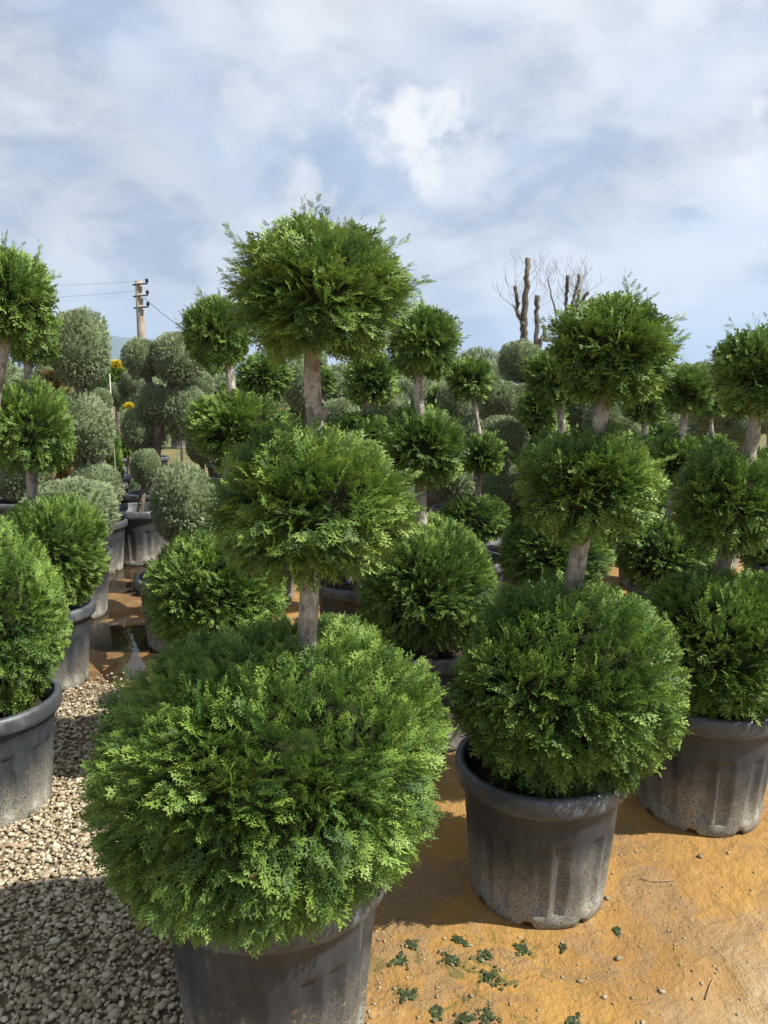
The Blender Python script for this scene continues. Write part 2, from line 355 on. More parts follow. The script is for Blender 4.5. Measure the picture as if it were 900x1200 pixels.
def gravel():
    V1, F1 = ico(2); V0, F0 = ico(1)
    pts = []
    rnd = random.Random(3)
    for _ in range(94000):
        y = 1.3 + 3.5*rnd.random(); x = -3.1 + 3.1*rnd.random()
        if x < -.45 - .55*y: continue                     # outside the frame on the left
        m = gravel_mask(x, y)
        if rnd.random() > m*(1 if y < 2.8 else .75) : continue
        pts.append((x, y))
    vv, ff, tt = [], [], []; cnt = 0
    for near in (True, False):
        base, fac = (V1, F1) if near else (V0, F0)
        for (x, y) in pts:
            if (y < 1.8) != near: continue
            s = rnd.choice((.0035, .0045, .005, .006, .007, .0085)) * (.85 + .4*rnd.random())
            sc = np.array([s*(1 + .5*rnd.random()), s*(.75 + .35*rnd.random()), s*(.5 + .35*rnd.random())])
            a = rnd.random()*6.283; b = (rnd.random()-.5)*.9
            rz = np.array(Matrix.Rotation(a, 3, 'Z') @ Matrix.Rotation(b, 3, 'X'))
            p = RNG.normal(0, 1.6, 3); q = base * (1 + .24*np.sin(base @ RNG.normal(0, 2.2, (3, 1)) + p[0]) + .15*np.sin(base @ RNG.normal(0, 3.5, (3, 1)) + p[1]))
            w = (q*sc) @ rz.T + np.array([x, y, ground_h(x, y) + .006 + s*.35 + .010*rnd.random()])
            vv.append(w); ff.append(fac + cnt); cnt += len(base); tt.append(np.full(len(base), rnd.random()))
    me = mesh_np('gravel_mass', np.concatenate(vv), np.concatenate(ff), 3, {'tint': np.concatenate(tt)}, smooth=True)
    o = link('gravel', me, M['gravel'], gravel_bed); o['kind'] = 'stuff'
    # single larger stones
    mes = []
    for k in range(6):
        p = RNG.normal(0, 2, 4); q = V1*(1 + .17*np.sin(V1 @ RNG.normal(0, 2.2, (3, 1)) + p[0]) + .12*np.sin(V1 @ RNG.normal(0, 3.2, (3, 1)) + p[1]))
        me = mesh_np('stone', q*np.array([1.25, .9, .62]), F1, 3, smooth=True); me.materials.append(M['stone']); mes.append(me)
    n = 0
    while n < 280:
        y = 1.5 + 1.5*rnd.random()**1.3; x = -2.4 + 2.3*rnd.random()
        if x < -.56*y - .35 or rnd.random() > gravel_mask(x, y): continue
        o = bpy.data.objects.new('stone', mes[n % 6]); C.objects.link(o); o.parent = gravel_bed
        s = .0085 + .005*rnd.random(); o.scale = (s, s, s); o.location = (x, y, ground_h(x, y) + .016 + .006*rnd.random()); o.rotation_euler = ((rnd.random()-.5)*.7, (rnd.random()-.5)*.7, rnd.random()*6.28); n += 1
gravel()
def scattered():
    """crumbs, grit and small stones lying on the mud"""
    V0, F0 = ico(1); rnd = random.Random(11); vv, ff, tt = [], [], []; cnt = 0
    for _ in range(750):
        u = 400 + 520*rnd.random(); v = 985 + 250*rnd.random(); p = ground_pt(u, v); x, y = p.x, p.y
        if rnd.random() < .45: x = -.05 + rnd.gauss(0, .13); y = 1.75 + rnd.gauss(0, .28)
        s = .0018 + .0035*rnd.random()**2.5 + (.007*rnd.random() if rnd.random() < .05 else 0)
        sc = np.array([s*(1+rnd.random()*.6), s, s*.6]); q = V0*(1 + .2*np.sin(V0 @ RNG.normal(0, 2.5, (3, 1))))
        w = (q*sc) @ np.array(Matrix.Rotation(rnd.random()*6.28, 3, 'Z')).T + np.array([x, y, ground_h(x, y) + s*.35])
        vv.append(w); ff.append(F0 + cnt); cnt += len(V0); tt.append(np.full(len(V0), rnd.random()*.45))
    o = link('grit', mesh_np('grit', np.concatenate(vv), np.concatenate(ff), 3, {'tint': np.concatenate(tt)}, True), M['gravel'])
    tag(o, 'loose grit and small stones strewn over the mud', 'grit', None, 'stuff')
scattered()

# puddle water in the aisle
def puddle(name, pts, z, label):
    n = 48; V = []; cx = sum(p[0] for p in pts)/len(pts); cy = sum(p[1] for p in pts)/len(pts)
    bm = bmesh.new(); vs = [bm.verts.new((x, y, z)) for x, y in pts]; bm.faces.new(vs)
    o = link(name, bm_mesh(name, bm, False), M['water']); tag(o, label, None, None, 'structure')
wl = [ground_pt(u, v) for u, v in ((128, 800), (100, 770), (98, 720), (108, 672), (128, 640), (140, 610), (150, 592), (175, 592), (190, 640), (205, 690), (205, 730), (190, 770), (165, 800))]
puddle('puddle', [(p.x, p.y) for p in wl], .0030, 'shallow muddy water lying in the aisle')

# ------------------------------------------------------------------ foliage meshes
def spray_template(nside, nsub, width, seed):
    """one flat feathery spray along +x, unit length: quads as folded diamonds"""
    rnd = random.Random(seed); V = []; F = []; T = []
    def diamond(p, d, ln, w, t0, t1):
        d = Vector(d).normalized(); n = Vector((0, 0, 1)); s = n.cross(d).normalized()
        i = len(V); p = Vector(p); f = (rnd.random()-.3)*w*.8
        V.extend([p, p + d*ln*.45 + s*w*.5 + n*f, p + d*ln + n*f*.3, p + d*ln*.45 - s*w*.5 + n*f]); F.append((i, i+1, i+2, i+3)); tm = (t0+t1)/2; T.extend([t0, tm, t1, tm])
    def axis(t): return Vector((t, .05*math.sin(t*3+seed), -.10*t*t))
    segs = 4
    for k in range(segs):
        a, b = axis(k/segs), axis((k+1.25)/segs); diamond(a, b-a, (b-a).length, width*1.0, k/segs*.6, (k+1)/segs*.7)
    for k in range(nside):
        t = .12 + .84*k/(nside-1); sd = 1 if k % 2 else -1; ln = (.36*(1-t)**.75 + .11)*(.75+.5*rnd.random())
        ang = R(30 + 14*rnd.random())*sd; p = axis(t); d = Vector((math.cos(ang), math.sin(ang), (rnd.random()-.5)*.35))
        diamond(p, d, ln, width*1.15, .25 + .4*t, .55 + .45*t + .1*rnd.random())
        m = max(1, round(nsub*(ln/.5 + .25))) if nsub else 0
        for q in range(m):
            s2 = .25 + .65*q/max(1, m-1) if m > 1 else .5; a2 = ang + R(42)*(1 if q % 2 else -1)
            l2 = ln*(.42*(1-s2)+.16)*(.8+.5*rnd.random())
            diamond(p + d*ln*s2, (math.cos(a2), math.sin(a2), (rnd.random()-.5)*.5), l2, width, .35 + .4*t, .7 + .35*t)
    return np.array([v[:] for v in V]), np.array(F), np.clip(np.array(T), 0, 1)
TN = [spray_template(11, 4, .048, s) for s in range(5)]
TM = [spray_template(9, 2, .068, 10+s) for s in range(4)]
TL = [spray_template(7, 0, .13, 20+s) for s in range(4)]

def unit(v): return v/np.maximum(np.linalg.norm(v, axis=-1, keepdims=True), 1e-9)
def place(tmpls, base, axis, nrm, size, tint, rng):
    axis = unit(axis); b = unit(np.cross(nrm, axis)); n = np.cross(axis, b)
    which = rng.integers(0, len(tmpls), len(base)); Vs, Fs, Ti, Tp = [], [], [], []; cnt = 0
    for k, (tv, tf, tt) in enumerate(tmpls):
        s = which == k
        if not s.any(): continue
        sc = size[s][:, None, None]
        w = base[s][:, None, :] + sc*(tv[None, :, 0:1]*axis[s][:, None, :] + tv[None, :, 1:2]*b[s][:, None, :] + tv[None, :, 2:3]*n[s][:, None, :])
        m, q = w.shape[:2]
        Vs.append(w.reshape(-1, 3)); Fs.append((tf[None] + (np.arange(m)*q)[:, None, None]).reshape(-1, 4) + cnt); cnt += m*q
        Ti.append(np.repeat(tint[s], q)); Tp.append(np.tile(tt, m))
    return np.concatenate(Vs), np.concatenate(Fs), np.concatenate(Ti), np.concatenate(Tp)
def lump(d, rng, freqs=(2.2, 4.0, 7.0), amps=(.035, .03, .02)):
    out = np.zeros(len(d))
    for f, a in zip(freqs, amps):
        for _ in range(4):
            out += a*.6*np.sin(d @ rng.normal(0, f, 3) + rng.uniform(0, 6.28))
    return out
def crown_mesh(name, Rad, nspray, tmpls, Lsp, nclus, seed, mat, shoots=(), rag=.03, droop=.35, nshoot=0, inner=.72, zcut=-.86, boxy=2.25, tufty=.25, core='twig'):
    rng = np.random.default_rng(seed)
    d = unit(rng.normal(size=(nspray*2, 3))); d = d[d[:, 2] > zcut][:nspray]; n = len(d)
    cd = unit(rng.normal(size=(nclus, 3))); cr = rng.normal(0, rag, nclus); ct = rng.uniform(.15, 1, nclus); ca = rng.normal(0, .26, (nclus, 3))
    tuft = rng.random(n) < tufty; sg = .30*math.sqrt(4*math.pi/nclus)      # most sprays gather in tufts with gaps between
    d[tuft] = unit(cd[rng.integers(0, nclus, tuft.sum())] + rng.normal(0, sg, (tuft.sum(), 3))); d = d[d[:, 2] > zcut]; n = len(d)
    ci = np.argmax(d @ cd.T + rng.normal(0, .012, (n, nclus)), axis=1)
    rr = Rad*(1 + lump(d, np.random.default_rng(seed+5)) + cr[ci])
    if boxy: rho = np.hypot(d[:, 0], d[:, 1]); rr = rr*(rho**boxy + np.abs(d[:, 2])**boxy)**(-1/boxy)
    lay = rng.random(n); size = Lsp*(.50 + .9*rng.random(n))
    deep = np.where(lay < .48, rng.uniform(.03, .18, n)*Rad, rng.uniform(0, .03, n)*Rad)
    base = d*(rr - size*.72 - deep)[:, None]
    g = np.where(d[:, 2] > .1, .75*(d[:, 2]-.1), -droop*2.2*np.clip(.1-d[:, 2], 0, .55))
    axis = unit(d + ca[ci] + rng.normal(0, .22, (n, 3)) + np.stack([0*g, 0*g, g], 1))
    nrm = unit(rng.normal(size=(n, 3)) + .5*cd[ci])
    tint = np.clip(ct[ci]*.6 + rng.uniform(0, .55, n), 0, 1)
    tint[rng.random(n) < .0015] = 2.0
    parts = [place(tmpls, base, axis, nrm, size, tint, rng)]
    # long stray shoots that stick out of the clipped outline
    sl = list(shoots)
    for _ in range(nshoot):
        q = unit(rng.normal(size=3)); q[2] = abs(q[2])*.9 + .05; q = unit(q); sl.append((tuple(q), .012 + .05*rng.random()**1.5))
    for q, ln in sl:
        q = unit(np.array(q, float)); side = unit(np.cross(q, rng.normal(size=3)))
        m = max(6, int((Rad*.16+ln)/.008)); t = np.linspace(0, 1, m)
        pth = q*(Rad*.86 + (Rad*.14 + ln)*t[:, None]) + side*(.035*t*t)[:, None] + np.array([0, 0, .02])*(t*t)[:, None]
        ax = unit(q + rng.normal(0, .22, (m, 3)) + .45*np.where(np.arange(m) % 2, 1, -1)[:, None]*side)
        parts.append(place(tmpls, pth, ax, unit(rng.normal(size=(m, 3))), np.full(m, Lsp*.50)*(1.15-.5*t), np.full(m, .75), rng))
    # solid inner mass; the default core has the gap shade in its dark colour
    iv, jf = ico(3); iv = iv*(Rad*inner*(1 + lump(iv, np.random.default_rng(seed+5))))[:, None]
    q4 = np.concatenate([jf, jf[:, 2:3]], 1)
    Vs, Fs, Ti, Tp = [], [], [], []; cnt = 0
    for v, f, a, b in parts:
        Vs.append(v); Fs.append(f + cnt); Ti.append(a); Tp.append(b); cnt += len(v)
    V = np.concatenate(Vs); F = np.concatenate(Fs)
    bm_me = bpy.data.meshes.new(name); allV = np.concatenate([V, iv]); nq = len(F); nt_ = len(jf)
    me = bm_me; me.vertices.add(len(allV)); me.vertices.foreach_set('co', allV.astype(np.float32).ravel())
    lv = np.concatenate([F.ravel(), (jf + len(V)).ravel()]).astype(np.int32)
    me.loops.add(len(lv)); me.loops.foreach_set('vertex_index', lv)
    st = np.concatenate([np.arange(nq)*4, nq*4 + np.arange(nt_)*3]).astype(np.int32)
    me.polygons.add(nq+nt_); me.polygons.foreach_set('loop_start', st); me.polygons.foreach_set('loop_total', np.concatenate([np.full(nq, 4), np.full(nt_, 3)]).astype(np.int32))
    for nm, a in (('tint', np.concatenate(Ti + [np.full(len(iv), .1)])), ('tip', np.concatenate(Tp + [np.zeros(len(iv))]))):
        at = me.attributes.new(nm, 'FLOAT', 'POINT'); at.data.foreach_set('value', a.astype(np.float32))
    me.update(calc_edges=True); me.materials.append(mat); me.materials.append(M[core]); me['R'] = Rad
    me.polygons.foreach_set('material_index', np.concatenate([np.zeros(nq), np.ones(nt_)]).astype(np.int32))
    return me
def leaf_template(seed):
    rnd = random.Random(seed); V = []; F = []; T = []
    for k in range(7):
        t = .1 + .9*k/6; sd = 1 if k % 2 else -1; a = R(35)*sd*(1-t*.6); d = Vector((math.cos(a), math.sin(a), (rnd.random()-.5)*.8)).normalized()
        s = Vector((-d.y, d.x, 0)).normalized(); p = Vector((t*.6, 0, 0)); ln = .42*(.8+.4*rnd.random()); w = .15; i = len(V)
        V += [p, p + d*ln*.5 + s*w*.5, p + d*ln, p + d*ln*.5 - s*w*.5]; F.append((i, i+1, i+2, i+3)); q = rnd.random(); T += [q*.5, q, q, q]
    return np.array([v[:] for v in V]), np.array(F), np.array(T)
TO = [leaf_template(s) for s in range(5)]

CR = {}
# near tree A gets crowns of its own
CR['A1'] = crown_mesh('crown_near_low', .42, 6400, TN, .068, 230, 1, M['cypress'], rag=.020, boxy=2.1)
CR['A2'] = crown_mesh('crown_near_mid', .225, 1700, TN, .078, 60, 2, M['cypress'], rag=.03, shoots=(((-.85, -.35, .25), .04), ((-.9, -.3, .0), .03), ((.85, -.2, .3), .04)), nshoot=6)
CR['A3'] = crown_mesh('crown_near_top', .200, 1600, TN, .075, 60, 3, M['cypress'], rag=.035,
                      shoots=(((-.80, -.2, .62), .075), ((-.86, .1, .50), .05), ((.62, 0, .75), .055), ((.93, 0, .18), .06), ((.95, .1, .05), .05), ((.9, -.1, -.15), .03), ((.1, 0, 1), .02), ((-.15, .1, 1), .015), ((.3, 0, .95), .02), ((-.4, 0, .9), .015)), nshoot=30)
# shared crowns
for k in range(2):
    CR['big%d' % k] = crown_mesh('crown_low', .36, 4600, TM, .070, 150, 20+k, M['cypress'], rag=.022)
    CR['mid%d' % k] = crown_mesh('crown_mid', .22, 1400, TM, .08, 55, 30+k, M['cypress'], rag=.032, nshoot=12)
    CR['top%d' % k] = crown_mesh('crown_top', .17, 1150, TM, .08, 40, 40+k, M['cypress'], rag=.04, nshoot=30)
for k in range(2):
    CR['fbig%d' % k] = crown_mesh('crown_far_low', .34, 1500, TL, .085, 90, 50+k, M['cypress'], rag=.03)
    CR['fmid%d' % k] = crown_mesh('crown_far_mid', .22, 800, TL, .08, 45, 60+k, M['cypress'], rag=.045, nshoot=6)
    CR['ftop%d' % k] = crown_mesh('crown_far_top', .16, 600, TL, .08, 30, 70+k, M['cypress'], rag=.055, nshoot=12)
    CR['ol%d' % k] = crown_mesh('crown_olive', .32, 3800, TO, .045, 60, 80+k, M['olive'], rag=.018, droop=0, zcut=-.97, tufty=0., inner=.86, core='olivecore')
CR['olf'] = crown_mesh('crown_olive_far', .32, 1100, TO, .085, 40, 90, M['olive'], rag=.03, droop=0, zcut=-.97, tufty=0., inner=.86, core='olivecore')
CR['olbig'] = crown_mesh('crown_olive_wide', .32, 3200, TO, .045, 60, 92, M['olive'], rag=.012, droop=0, zcut=-.97, tufty=0., inner=.86, core='olivecore')
CR['yel'] = crown_mesh('crown_yellow', .25, 500, TO, .09, 30, 93, M['yellow'], rag=.05, droop=0)
CR['rust'] = crown_mesh('crown_rust', .2, 400, TL, .09, 30, 94, M['rust'], rag=.08, droop=0)
CR['lime'] = crown_mesh('crown_lime', .25, 700, TL, .09, 30, 95, M['lime'], rag=.05)

# ------------------------------------------------------------------ pots
POT_H, POT_RT, POT_RB = .43, .248, .208
def pot_mesh(seed):
    rnd = random.Random(seed); seg = 120; bm = bmesh.new()
    edges = []                                           # recessed panels between vertical ribs
    for k in range(8):
        a = k*math.pi/4 + .1; edges += [(a, a+.20), (a+.27, a+.47)]
    zs = [0, .004, .02, .045, .05, .10, .16, .22, .27, .276, .284, .30, .33, .352, .358, .39, POT_H]
    def off(th, z):
        o = 0
        if .05 <= z <= .277:
            for a, b in edges:
                t = (th - a) % (2*math.pi)
                if t < b - a:
                    e = min(t, b-a-t)/.025; o = -.0085*min(1, e)
        if z > .355: o += .004
        return o
    rings = []
    for z in zs:
        r0 = POT_RB + (POT_RT-POT_RB)*(z/POT_H)
        if z == 0: r0 -= .006
        ring = []
        for j in range(seg):
            th = 2*math.pi*j/seg; r = r0 + off(th, z); zz = z
            if z in (0, .004, .02) and (th % (math.pi/4)) < .15: zz = max(z, .020 + .0005*z)  # drain notches lift the lower edge
            ring.append(bm.verts.new((r*math.cos(th), r*math.sin(th), zz)))
        rings.append(ring)
    inner = [bm.verts.new(((POT_RT-.008)*math.cos(2*math.pi*j/seg), (POT_RT-.008)*math.sin(2*math.pi*j/seg), POT_H-.002)) for j in range(seg)]
    inner2 = [bm.verts.new(((POT_RT-.02)*math.cos(2*math.pi*j/seg), (POT_RT-.02)*math.sin(2*math.pi*j/seg), POT_H-.13)) for j in range(seg)]
    rings += [inner, inner2]
    for a, b in zip(rings, rings[1:]):
        for j in range(seg):
            try: bm.faces.new((a[j], a[(j+1) % seg], b[(j+1) % seg], b[j]))
            except ValueError: pass
    return bm_mesh('pot', bm)
def rim_mesh():
    prof = [(.246, .385), (.262, .383), (.268, .388), (.270, .405), (.269, .428), (.266, .440), (.258, .446), (.248, .446), (.242, .441), (.241, .425), (.243, .40)]
    seg = 96; bm = bmesh.new(); rings = []
    for r, z in prof:
        rings.append([bm.verts.new(((r + .0015*math.sin(3*th+1))*math.cos(th), (r + .0015*math.sin(3*th+1))*math.sin(th), z + .002*math.sin(2*th))) for th in [2*math.pi*j/seg for j in range(seg)]])
    rings.append(rings[0])
    for a, b in zip(rings, rings[1:]):
        for j in range(seg): bm.faces.new((a[j], a[(j+1) % seg], b[(j+1) % seg], b[j]))
    return bm_mesh('rim', bm)
def soil_mesh():
    bm = bmesh.new(); c = bm.verts.new((0, 0, .375)); rings = []
    for k in range(1, 9):
        r = .240*k/8; rings.append([bm.verts.new((r*math.cos(a), r*math.sin(a), .372 + .018*noise.noise(Vector((math.cos(a)*r*22, math.sin(a)*r*22, 3))) - .01*(k/8)**4)) for a in [2*math.pi*j/40 for j in range(40)]])
    for j in range(40): bm.faces.new((c, rings[0][j], rings[0][(j+1) % 40]))
    for a, b in zip(rings, rings[1:]):
        for j in range(40): bm.faces.new((a[j], a[(j+1) % 40], b[(j+1) % 40], b[j]))
    return bm_mesh('soil', bm)
ME_POT, ME_RIM, ME_SOIL = pot_mesh(1), rim_mesh(), soil_mesh()
ME_POT.materials.append(M['pot']); ME_RIM.materials.append(M['rim']); ME_SOIL.materials.append(M['soil'])
def put_pot(root, s, rot):
    p = bpy.data.objects.new('pot', ME_POT); r = bpy.data.objects.new('rim', ME_RIM); q = bpy.data.objects.new('soil', ME_SOIL)
    for o in (p, r, q): C.objects.link(o)
    p.parent = root; q.parent = root; r.parent = p
    p.scale = (s, s, s); p.rotation_euler.z = rot; q.scale = (s, s, s); q.rotation_euler.z = rot*2

rnd = random.Random(21)
def trunk_me(pts, radii, seed, knots=True, seg=12):
    """pts: list of points, smoothed"""
    rr = random.Random(seed); path = []; rad = []
    for i in range(len(pts)-1):
        a, b = Vector(pts[i]), Vector(pts[i+1]); n = max(2, int((b-a).length/.035))
        for k in range(n):
            t = k/n; p = a.lerp(b, t); w = .006
            path.append(p + Vector((noise.noise(Vector((p.z*6, seed, 0)))*w, noise.noise(Vector((p.z*6, seed, 5)))*w, 0)))
            r = radii[i]*(1-t) + radii[i+1]*t; rad.append(r*(1 + .10*noise.noise(Vector((p.z*11, seed*1.7, 2))) + (.22*max(0, noise.noise(Vector((p.z*9, seed*3.1, 8)))-.25) if knots else 0)))
    path.append(Vector(pts[-1])); rad.append(radii[-1])
    bm = tube(path, rad, seg, .10, seed)
    if knots:
        for _ in range(4):                                  # cut-branch stubs
            i = rr.randrange(2, len(path)-2); a = rr.random()*6.28; d = Vector((math.cos(a), math.sin(a), .5)).normalized(); r = rad[i]
            join_bm(bm, tube([path[i], path[i]+d*r*1.25], [r*.5, r*.30], 7, .1, _))
    return bm_mesh('trunk', bm)
SPH = unit(np.random.default_rng(0).normal(size=(700, 3)))
def fit(u, v, a, b, Y, grow=1.03):
    a /= grow; b /= grow
    c = P(u, v, Y); k = depth(c)/900; rx, rz, uu, vv = a*k, b*k, u, v
    for _ in range(12):
        c = P(uu, vv, Y); ry = rx*.7 + rz*.3
        q = SPH*np.array([rx, ry, rz]) + np.array(c[:]); dz = q[:, 1]*CP + (CAMZ - q[:, 2])*SP
        pu = 450 + 900*q[:, 0]/dz; pv = 600 - 900*((q[:, 2]-CAMZ)*CP + q[:, 1]*SP)/dz
        u0, u1, v0, v1 = pu.min(), pu.max(), pv.min(), pv.max()
        rx *= 2*a/(u1-u0); rz *= 2*b/(v1-v0); uu += u - (u0+u1)/2; vv += v - (v0+v1)/2
    return c, rx, rx*.7 + rz*.3, rz
def cypress(Y, potu, balls, label, keys, group=None, pot=1.0, tr=.03, seed=0, way=None, Yb=None):
    """balls: (u, v, half width px, half height px) from the photo, low to top; base from the pot's place on the ground"""
    Yb = Yb or Y
    base = P(potu, 600, Y); base = Vector((((potu-450)/900)*(Y*CP + 1.25*SP), Y, 0))
    root = empty('potted_cypress', base); tag(root, label, 'potted tree', group)
    put_pot(root, pot, rnd.random()*6.28)
    cs = []
    for (u, v, a, b), key in zip(balls, keys):
        c, rx, ry, rz = fit(u, v, a, b, Yb)
        me = CR[key]; o = bpy.data.objects.new('crown', me); C.objects.link(o); o.parent = root
        o.location = c - base; s = me['R']; o.scale = (rx/s, ry/s, rz/s)
        o.rotation_euler.z = 0 if key[0] == 'A' else rnd.random()*6.28
        cs.append((c - base, rz))
    pts = [(0, 0, .34)] + ([tuple(c) for c, r in cs] if way is None else [tuple(P(u, v, Yb) - base) for u, v in way] + [tuple(cs[-1][0])]); n = len(pts)
    zt = pts[-1][2]; rads = [tr*(1.18 - .55*(q[2]-.34)/(zt-.34)) for q in pts]
    link('trunk', trunk_me(pts, rads, seed), M['bark'], root)
    if seed == 1:                                            # swollen sawn knot below the top ball
        k0 = P(374, 484, Yb - .012) - base
        link('knot', bm_mesh('knot', tube([k0 + Vector((-.012, .012, -.004)), k0 + Vector((.002, -.002, 0)), k0 + Vector((.010, -.010, .002)), k0 + Vector((.0115, -.0115, .002))], [.017, .016, .012, .007], 12, .15, 3)), M['bark'], root)
    return root

G1 = 'three-ball cypresses in black pots'
cypress(1.72, 321, ((314, 903, 220, 178), (364, 592, 114, 93), (374, 347, 100, 82)), 'largest three-ball cypress, its widest ball drooping over its pot beside the gravel', ('A1', 'A2', 'A3'), G1, 1.07, .025, 1, way=((358, 790), (362, 700), (366, 590), (370, 500), (366, 420)))
cypress(2.25, 633, ((664, 810, 138, 127), (690, 574, 83, 68), (717, 414, 76, 64)), 'three-ball cypress in the fully visible dusty pot standing on sunlit ochre mud', ('big0', 'mid0', 'top0'), G1, 1.0, .030, 2, way=((664, 725), (680, 640), (698, 560), (703, 500), (708, 460)))
cypress(2.73, 824, ((846, 765, 114, 101), (858, 589, 70, 61), (892, 440, 55, 52)), 'leaning three-ball cypress above a half-shaded dusty pot beside the fully visible pot', ('big1', 'mid1', 'top1'), G1, 1.05, .030, 3, way=((840, 700), (852, 640), (868, 570), (881, 520), (886, 480)))
cypress(3.35, 505, ((502, 689, 82, 78), (497, 526, 52, 48), (497, 403, 42, 42)), 'three-ball cypress directly behind the gap between the two largest cypresses', ('big0', 'mid1', 'top0'), G1, 1.0, .030, 4, way=((493, 620), (493, 570), (493, 500), (490, 450)))
cypress(3.05, 292, ((254, 692, 88, 74), (276, 502, 64, 40), (254, 391, 38, 40)), 'three-ball cypress partly hidden behind the largest one, on the aisle side', ('big1', 'mid0', 'top1'), G1, 1.0, .026, 5, way=((262, 640), (270, 540), (270, 470), (268, 425)))
cypress(2.72, -17, ((-18, 735, 104, 108), (-62, 500, 62, 58), (10, 352, 52, 56)), 'first three-ball cypress across the gravel, facing the largest one, pot standing in gravel', ('big0', 'mid1', 'top1'), G1, 1.0, .026, 6, way=((-22, 640), (-20, 560), (-6, 470), (4, 410)))
cypress(3.95, 50, ((58, 647, 73, 66), (36, 505, 50, 55), (36, 390, 32, 40)), 'second three-ball cypress across the gravel, pot standing by the wet aisle', ('big1', 'mid0', 'top0'), G1, 1.0, .030, 7, way=((40, 620), (37, 570), (35, 500), (33, 430)))
cypress(3.95, 648, ((652, 648, 68, 44), (662, 545, 48, 40), (652, 443, 38, 34)), 'dark-topped leaning three-ball cypress straight behind the fully visible pot', ('big0', 'mid1', 'top0'), G1, 1.0, .030, 8)
cypress(4.35, 790, ((779, 650, 64, 46), (795, 540, 36, 30), (806, 458, 33, 28)), 'three-ball cypress seen between the two pots on the mud, one row back', ('fbig0', 'fmid0', 'top1'), G1, 1.0, .028, 9)
cypress(5.05, 548, ((556, 608, 46, 30), (566, 534, 27, 27), (551, 446, 29, 25)), 'small three-ball cypress with a slim bare pale trunk before grey olives', ('fbig1', 'fmid1', 'ftop0'), G1, 1.0, .022, 10)
cypress(4.45, 420, ((415, 620, 60, 50), (420, 512, 46, 28), (436, 446, 32, 30)), 'three-ball cypress hidden behind the largest one, only its upper balls showing', ('fbig0', 'fmid0', 'ftop1'), G1, 1.0, .026, 11)
cypress(4.9, 925, ((925, 655, 58, 40), (905, 560, 36, 34), (900, 462, 28, 30)), 'three-ball cypress standing just behind the cypress that leans at the mud edge', ('fbig1', 'fmid0', 'ftop0'), G1, 1.0, .026, 12)
cypress(6.0, 760, ((755, 590, 45, 36), (753, 530, 30, 20), (757, 475, 24, 22)), 'far three-ball cypress with dark small top seen beside the shaggy top ball', ('fbig0', 'fmid1', 'ftop1'), G1, 1.0, .026, 13)
cypress(5.4, 655, ((650, 596, 50, 32), (640, 545, 30, 20), (632, 480, 26, 24)), 'far three-ball cypress mostly hidden by the leaning dark-topped one', ('fbig1', 'fmid0', 'ftop0'), G1, 1.0, .026, 14)
cypress(5.6, 310, ((330, 585, 46, 40), (315, 505, 30, 26), (308, 443, 33, 28)), 'bright green cypress showing one ball between the trunks of two nearer cypresses', ('fbig0', 'fmid1', 'fmid0'), G1, 1.0, .024, 15)
cypress(6.6, 836, ((838, 580, 40, 30), (836, 528, 26, 18), (832, 470, 22, 20)), 'far three-ball cypress with slanting thin pale trunk beside the small dark top', ('fbig1', 'fmid1', 'ftop1'), G1, 1.0, .024, 16)

# ------------------------------------------------------------------ olives and the rest of the nursery
def plant(name, x, Y, balls, label, cat, group=None, pot=1.0, tr=.03, mat='greybark', seed=0, stems=None, haspot=True):
    """balls: (dx, dy, z, rx, rz, key) in metres about the pot's base"""
    root = empty(name, (x, Y, 0)); tag(root, label, cat, group)
    if haspot: put_pot(root, pot, rnd.random()*6.28)
    for dx, dy, z, rx, rz, key in balls:
        me = CR[key]; o = bpy.data.objects.new('crown', me); C.objects.link(o); o.parent = root
        o.location = (dx, dy, z); s = me['R']; o.scale = (rx/s, rx/s, rz/s); o.rotation_euler.z = rnd.random()*6.28
    z0 = .34*pot if haspot else -.02
    if stems is None: stems = [[(0, 0, z0)] + [(b[0], b[1], b[2]) for b in balls]]
    for i, st in enumerate(stems):
        n = len(st); link('trunk', trunk_me(st, [tr*(1.1-.4*k/(n-1)) for k in range(n)], seed+i, seg=8), M[mat], root)
    return root
def from_px(Y, potu, balls):
    bx_ = ((potu-450)/900)*(Y*CP + 1.25*SP); out = []
    for u, v, a, b, key in balls:
        c, rx, ry, rz = fit(u, v, a, b, Y); out.append((c.x-bx_, 0, c.z, rx, rz, key))
    return bx_, out
def olive_px(Y, potu, balls, label, seed, **k):
    x, b = from_px(Y, potu, balls); return plant('potted_olive', x, Y, b, label, 'potted tree', 'grey-green clipped olives', seed=seed, **k)
olive_px(6.6, 92, ((94, 502, 45, 46, 'ol0'), (92, 408, 40, 48, 'ol1')), 'grey-green olive with two stacked balls behind the cypress across the gravel', 31, tr=.055)
olive_px(5.2, 85, ((82, 600, 60, 42, 'olbig'),), 'low dome of grey-green foliage beside the wet aisle behind the second cypress', 32)
olive_px(6.5, 112, ((112, 572, 34, 30, 'olbig'),), 'smaller low grey-green dome behind the larger dome on the aisle', 33)
olive_px(4.6, 212, ((215, 592, 42, 52, 'ol1'),), 'soft grey-green olive ball overhanging the aisle behind the cypress', 34)
olive_px(6.85, 163, ((172, 546, 20, 22, 'ol0'),), 'small olive ball on short trunk in the large muddy pot in the aisle', 35, pot=1.12)
